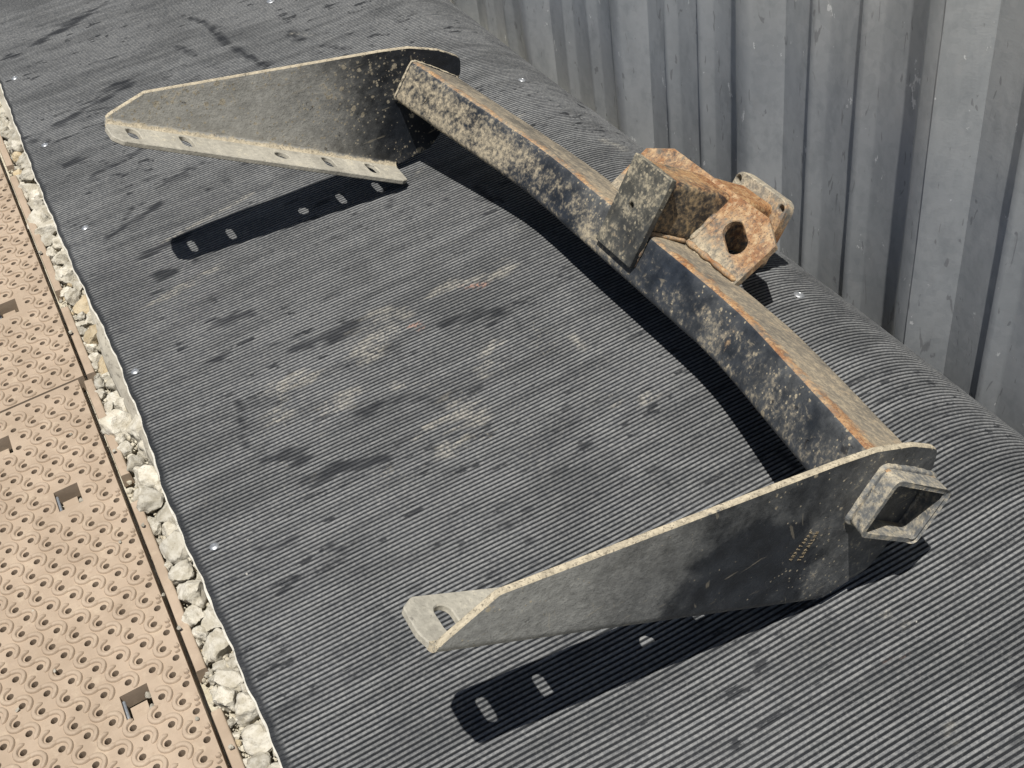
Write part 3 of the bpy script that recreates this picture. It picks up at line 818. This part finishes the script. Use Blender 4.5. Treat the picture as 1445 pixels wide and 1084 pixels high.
def panel(u0, u1, v0, v1, edge_u, sq, label, rails, vref):
    base = SH((u0 + u1) / 2, (v0 + v1) / 2, -.024)
    root = empty('ground_panel', base); tag(root, label, 'panel', 'tan perforated plastic ground panels', kind='thing')
    holes = []; rid = MB()
    for (su, sv) in sq:
        holes.append([(su - .0148, sv - .0182), (su + .0148, sv - .0182), (su + .0148, sv + .0182), (su - .0148, sv + .0182)])
    ku = 0
    def clash(p, m_=.009): return any(abs(p[0] - su) < .0148 + m_ and abs(p[1] - sv) < .0182 + m_ for su, sv in sq)
    rn = random.Random(int(v0 * 100))
    u = edge_u - .0175
    while u > u0 + .004:
        k0 = int((v0 - vref) / CV) - 1; k1 = int((v1 - vref) / CV) + 2
        for k in range(k0, k1):
            a = (u, vref + k * CV); b = (u + .0092, vref + (k - .5) * CV)
            last = ku == 0
            if v0 + .006 < a[1] < v1 - .006:
                if not clash(a, .006):
                    holes.append([(a[0] + .0039 * math.cos(R(36 * i)), a[1] + .0040 * math.sin(R(36 * i))) for i in range(10)])
                if not clash(a, .008) and v0 + .012 < a[1] < v1 - .012: arc_ridge(rid, (a[0] + .0010, a[1] + .0004), .0092, 80, 312)
            if v0 + .006 < b[1] < v1 - .006:
                if not clash(b, .006):
                    holes.append([(b[0] + .0039 * math.cos(R(36 * i)), b[1] + .0040 * math.sin(R(36 * i))) for i in range(10)])
                if not clash(b, .008) and v0 + .012 < b[1] < v1 - .012:
                    if last:
                        arc_ridge(rid, (b[0] - .0002, b[1] + .013), .0052, -20, 40, n=5); arc_ridge(rid, (b[0] - .002, b[1] + .0045), .0065, 5, 48, n=5)
                    else: arc_ridge(rid, (b[0] - .0010, b[1]), .0104, 110, -66)
        u -= CU; ku += 1
    mb = MB()
    def bulk():
        outer = [(u0, v0), (edge_u, v0), (edge_u, v1), (u0, v1)]
        # drop holes that straddle the border
        hh = [h for h in holes if all(u0 + .002 < p[0] < edge_u - .002 and v0 + .002 < p[1] < v1 - .002 for p in h)]
        ccw = outer; pts = [Vector(q) for q in ccw]; edges = [(i, (i + 1) % 4) for i in range(4)]
        fl = [[0, 1, 2, 3]]
        for h in hh:
            n0 = len(pts); pts += [Vector(q) for q in h]; edges += [(n0 + i, n0 + (i + 1) % len(h)) for i in range(len(h))]; fl.append(list(range(n0, n0 + len(h))))
        vo, eo, fo, ov, oe, of = delaunay_2d_cdt(pts, edges, fl, 2, 1e-7)
        keep = [list(f) for f, src in zip(fo, of) if list(src) == [0]]
        mb.add([SH(q.x, q.y, 0) for q in vo], keep)
        T = .0225
        for h in hh:
            n = len(h); mb.add([SH(q[0], q[1], 0) for q in h] + [SH(q[0], q[1], -T) for q in h], [[i, (i + 1) % n, n + (i + 1) % n, n + i] for i in range(n)])
        o4 = outer
        mb.add([SH(q[0], q[1], 0) for q in o4] + [SH(q[0], q[1], -.024) for q in o4], [[i, (i + 1) % 4, 4 + (i + 1) % 4, 4 + i] for i in range(4)])
    bulk()
    deck = mb.obj('deck', M['tan'], root)
    weld(deck, 2e-6)
    rid.obj('raised_tread', M['tan'], root, smooth=50)
    # dark core below the pin holes so that they read as deep: a solid inner floor
    # sockets with steel bar and plug
    for (su, sv) in sq:
        sb = MB(); z1 = -.0128
        bx = lambda ua, ub, va, vb, za, zb: sb.add([SH(a_, b_, c_) for c_ in (za, zb) for (a_, b_) in ((ua, va), (ub, va), (ub, vb), (ua, vb))], [[0, 1, 2, 3], [4, 5, 6, 7], [0, 1, 5, 4], [1, 2, 6, 5], [2, 3, 7, 6], [3, 0, 4, 7]])
        bx(su - .0095, su + .0085, sv - .0125, sv + .0065, -.030, -.0105)
        lp = sb.obj('locking_plug', M['tan'], root)
        bar = [SH(su - .0132, sv + .014, -.006), SH(su - .0132, sv - .0135, -.0055), SH(su - .0122, sv - .0152, -.006), SH(su - .0098, sv - .0166, -.0065), SH(su + .002, sv - .0168, -.0075)]
        vs = []; fs = []
        for i, p in enumerate(bar):
            t = (bar[min(i + 1, 4)] - bar[max(i - 1, 0)]).normalized(); s_ = t.cross(Vector((0, 0, 1))).normalized(); w_ = s_.cross(t)
            for k in range(8): a = 2 * math.pi * k / 8; vs.append(p + s_ * .0020 * math.cos(a) + w_ * .0020 * math.sin(a))
        for i in range(4):
            for k in range(8): fs.append([i * 8 + k, i * 8 + (k + 1) % 8, (i + 1) * 8 + (k + 1) % 8, (i + 1) * 8 + k])
        fs += [list(range(8)), [32 + k for k in range(8)]]
        new_obj('steel_bar', vs, fs, M['bar'], root, smooth=60)
    # connector rails along the gravel side
    for (ra, rb, ru) in rails:
        rm = MB(); pr = round_poly([(0, -.022), (.0135, -.022), (.0125, -.0035), (.0015, -.0025)], [0, 0, .0022, .0015], 3)
        vs = []; fs = []; nn = 14; m_ = len(pr)
        for i in range(nn + 1):
            v = ra + (rb - ra) * i / nn
            for (a, h) in pr: vs.append(SH(ru + a + .0004 * noise.noise(Vector((v * 30, a, 1))), v, h + .0004 * noise.noise(Vector((v * 40, a * 90, 5)))))
        for i in range(nn):
            for k in range(m_): k2 = (k + 1) % m_; fs.append([i * m_ + k, i * m_ + k2, (i + 1) * m_ + k2, (i + 1) * m_ + k])
        fs += [list(range(m_)), [nn * m_ + k for k in range(m_)]]
        rm.add(vs, fs); rm.obj('connector_rail', M['tan'], root, smooth=40)
    # solid core under the deck
    return root
panel(-.30, 0, .55, 1.4135, -.0735, [(-.1325, .8655), (-.1325, 1.203), (-.1925, 1.345)], 'tan plastic ground panel with square sockets, next to a seam and the wider rocks',
      [(.55, .812, -.0710), (.868, 1.148, -.0700), (1.200, 1.408, -.0690)], .9902)
panel(-.30, 0, 1.4175, 2.40, -.0655, [(-.130, 1.641), (-.130, 1.98)], 'tan plastic ground panel continuing beyond the seam along the gravel strip',
      [(1.420, 1.592, -.0625), (1.64, 2.02, -.0610), (2.06, 2.38, -.0590)], 1.4305)

# ------------------------------------------------------------------ rocks and gravel
def stone_mat(name, a, b, c3):
    s = NT(name); oi = s.t.nodes.new('ShaderNodeObjectInfo')
    v = s.vec('ADD', s.obj, s.vec('SCALE', (17.0, 31.0, 11.0), scale=oi.outputs['Random']))
    n1 = s.noise(1.6, 5, .62, vec=v); n2 = s.noise(7, 5, .7, vec=v)
    c = s.mix(s.ramp(n1, .35, .65), a, b)
    c = s.mix(s.mul(s.ramp(n2, .54, .68), .6), c, c3)
    rv = s.math('MULTIPLY_ADD', oi.outputs['Random'], .45, .72)
    n = s.t.nodes.new('ShaderNodeMix'); n.data_type = 'RGBA'; n.blend_type = 'MULTIPLY'; n.inputs[0].default_value = 1.0
    s.put(n.inputs[6], c); cc = s.t.nodes.new('ShaderNodeCombineXYZ')
    for i in range(3): s.put(cc.inputs[i], rv)
    s.put(n.inputs[7], cc.outputs[0])
    return s.out(n.outputs[2], .95, s.bump(s.add(n1, s.mul(n2, .7)), .8, .0022))
M['lime'] = stone_mat('limestone', (.45, .415, .335), (.61, .58, .505), (.29, .25, .185))
M['ochre'] = stone_mat('ochre_stone', (.50, .40, .25), (.60, .51, .36), (.36, .26, .14))
def stone_mesh(seed, mat_):
    rn = random.Random(seed); bm = bmesh.new(); bmesh.ops.create_icosphere(bm, subdivisions=4, radius=1.0)
    planes = [(Vector((rn.gauss(0, 1), rn.gauss(0, 1), rn.gauss(0, 1))).normalized(), rn.uniform(.52, .86)) for _ in range(11)]
    for v in bm.verts:
        p = v.co.copy()
        for n, d in planes:
            k = p.dot(n)
            if k > d: p -= n * (k - d) * .93
        p *= 1 + .16 * noise.noise(p * 2.0 + Vector((seed, 0, 0))) + .09 * noise.noise(p * 5 + Vector((0, seed, 0))) + .05 * noise.noise(p * 11 + Vector((0, 0, seed)))
        v.co = p
    me = bpy.data.meshes.new('rock'); bm.to_mesh(me); bm.free(); me.materials.append(mat_); smooth_angle(me, 40)
    return me
LM = [stone_mesh(i, M['lime']) for i in range(9)]; OM = [stone_mesh(50 + i, M['ochre']) for i in range(3)]
placed = []
def strip(y):
    """gravel strip between the rail and the mat"""
    lo = -.0455 + .0235 * (y - .73) if y < 1.41 else -.0215 + .027 * (y - 1.41)
    return lo, edge_x(y)
rs = random.Random(12)
def rock(x, y, z, r, ochre=False, label=None, flat=.75):
    o = bpy.data.objects.new('rock', (OM if ochre else LM)[rs.randrange(3 if ochre else 9)]); COL.objects.link(o)
    o.location = (x, y, z); o.scale = (r * rs.uniform(.85, 1.15), r * rs.uniform(.9, 1.25), r * rs.uniform(flat - .1, flat + .15))
    o.rotation_euler = (rs.uniform(-.5, .5), rs.uniform(-.5, .5), rs.uniform(0, 6.28))
    tag(o, label or ('ochre limestone rock in the gravel strip between mat and panels' if ochre else 'pale limestone rock in the gravel strip between mat and panels'), 'rock', 'rocks in the gravel strip')
    placed.append((x, y, r))
count = 0
for tries, (r0, r1), target in ((3000, (.0155, .024), 60), (4000, (.009, .0155), 90), (6000, (.0045, .009), 120)):
    n = 0
    for _ in range(tries):
        if n >= target: break
        y = rs.uniform(.66, 2.28); lo, hi = strip(y); r = rs.uniform(r0, r1)
        if y > 1.5: r *= .92
        x = rs.uniform(lo + r * .75, max(lo + r * .76, hi + .004 - r * .35))
        if any((x - a) ** 2 + (y - b) ** 2 < ((r + c) * .79) ** 2 for a, b, c in placed): continue
        rock(x, y, -.050 + r * .36 + rs.uniform(-.002, .003), r, ochre=rs.random() < .07); n += 1
# fine gravel between them
mb = MB()
tet = []
for k in range(4):
    bm = bmesh.new(); bmesh.ops.create_icosphere(bm, subdivisions=1, radius=1.0); rn = random.Random(200 + k)
    for v in bm.verts: v.co *= rn.uniform(.65, 1.15)
    bm.verts.ensure_lookup_table(); bm.verts.index_update()
    tet.append(([v.co.copy() for v in bm.verts], [[v.index for v in f.verts] for f in bm.faces])); bm.free()
for i in range(5200):
    y = rs.uniform(.62, 2.35); lo, hi = strip(y); x = rs.uniform(lo - .004, hi + .012); r = .0011 + .0034 * rs.random() ** 2.2
    vs, fs = tet[rs.randrange(4)]; q = Matrix.Rotation(rs.uniform(0, 6.28), 3, 'Z') @ Matrix.Rotation(rs.uniform(0, 6.28), 3, 'X')
    c = Vector((x, y, -.0535 + rs.uniform(-.003, .005) + r * .3)); mb.add([c + q @ (v * r) for v in vs], fs)
M['gravel'] = simple('pale_gravel', (.43, .39, .305), (.57, .535, .445), 60, .95, .8, .001, c3=(.42, .36, .26))
gv = mb.obj('gravel', M['gravel']); tag(gv, 'pale fine gravel filling the gaps between the rocks', 'gravel', kind='stuff')
# pebbles that lie on the rails and in the sockets
for (u, v, h, r) in ((-.064, 1.10, .0, .0028), (-.066, 1.30, -.001, .003), (-.0595, 1.52, .001, .0034), (-.056, 1.60, .002, .0040), (-.063, .76, .0, .0032), (-.120, .853, -.006, .0050), (-.1195, 1.190, -.004, .0040),
                     (-.068, .93, .0, .0030), (-.071, .985, .0, .0024), (-.064, 1.245, .0, .0026), (-.058, 1.75, .0, .0035), (-.094, 1.09, .001, .0022), (-.083, .81, .001, .0027), (-.105, 1.31, .001, .0021),
                     (-.20, .955, .001, .0024), (-.245, .93, .001, .0026), (-.205, 1.05, .001, .0022), (-.12, .872, -.006, .004)):
    p = SH(u, v, h); rock(p.x, p.y, p.z + r * .4, r, label='small white pebble lying on the tan plastic panel')
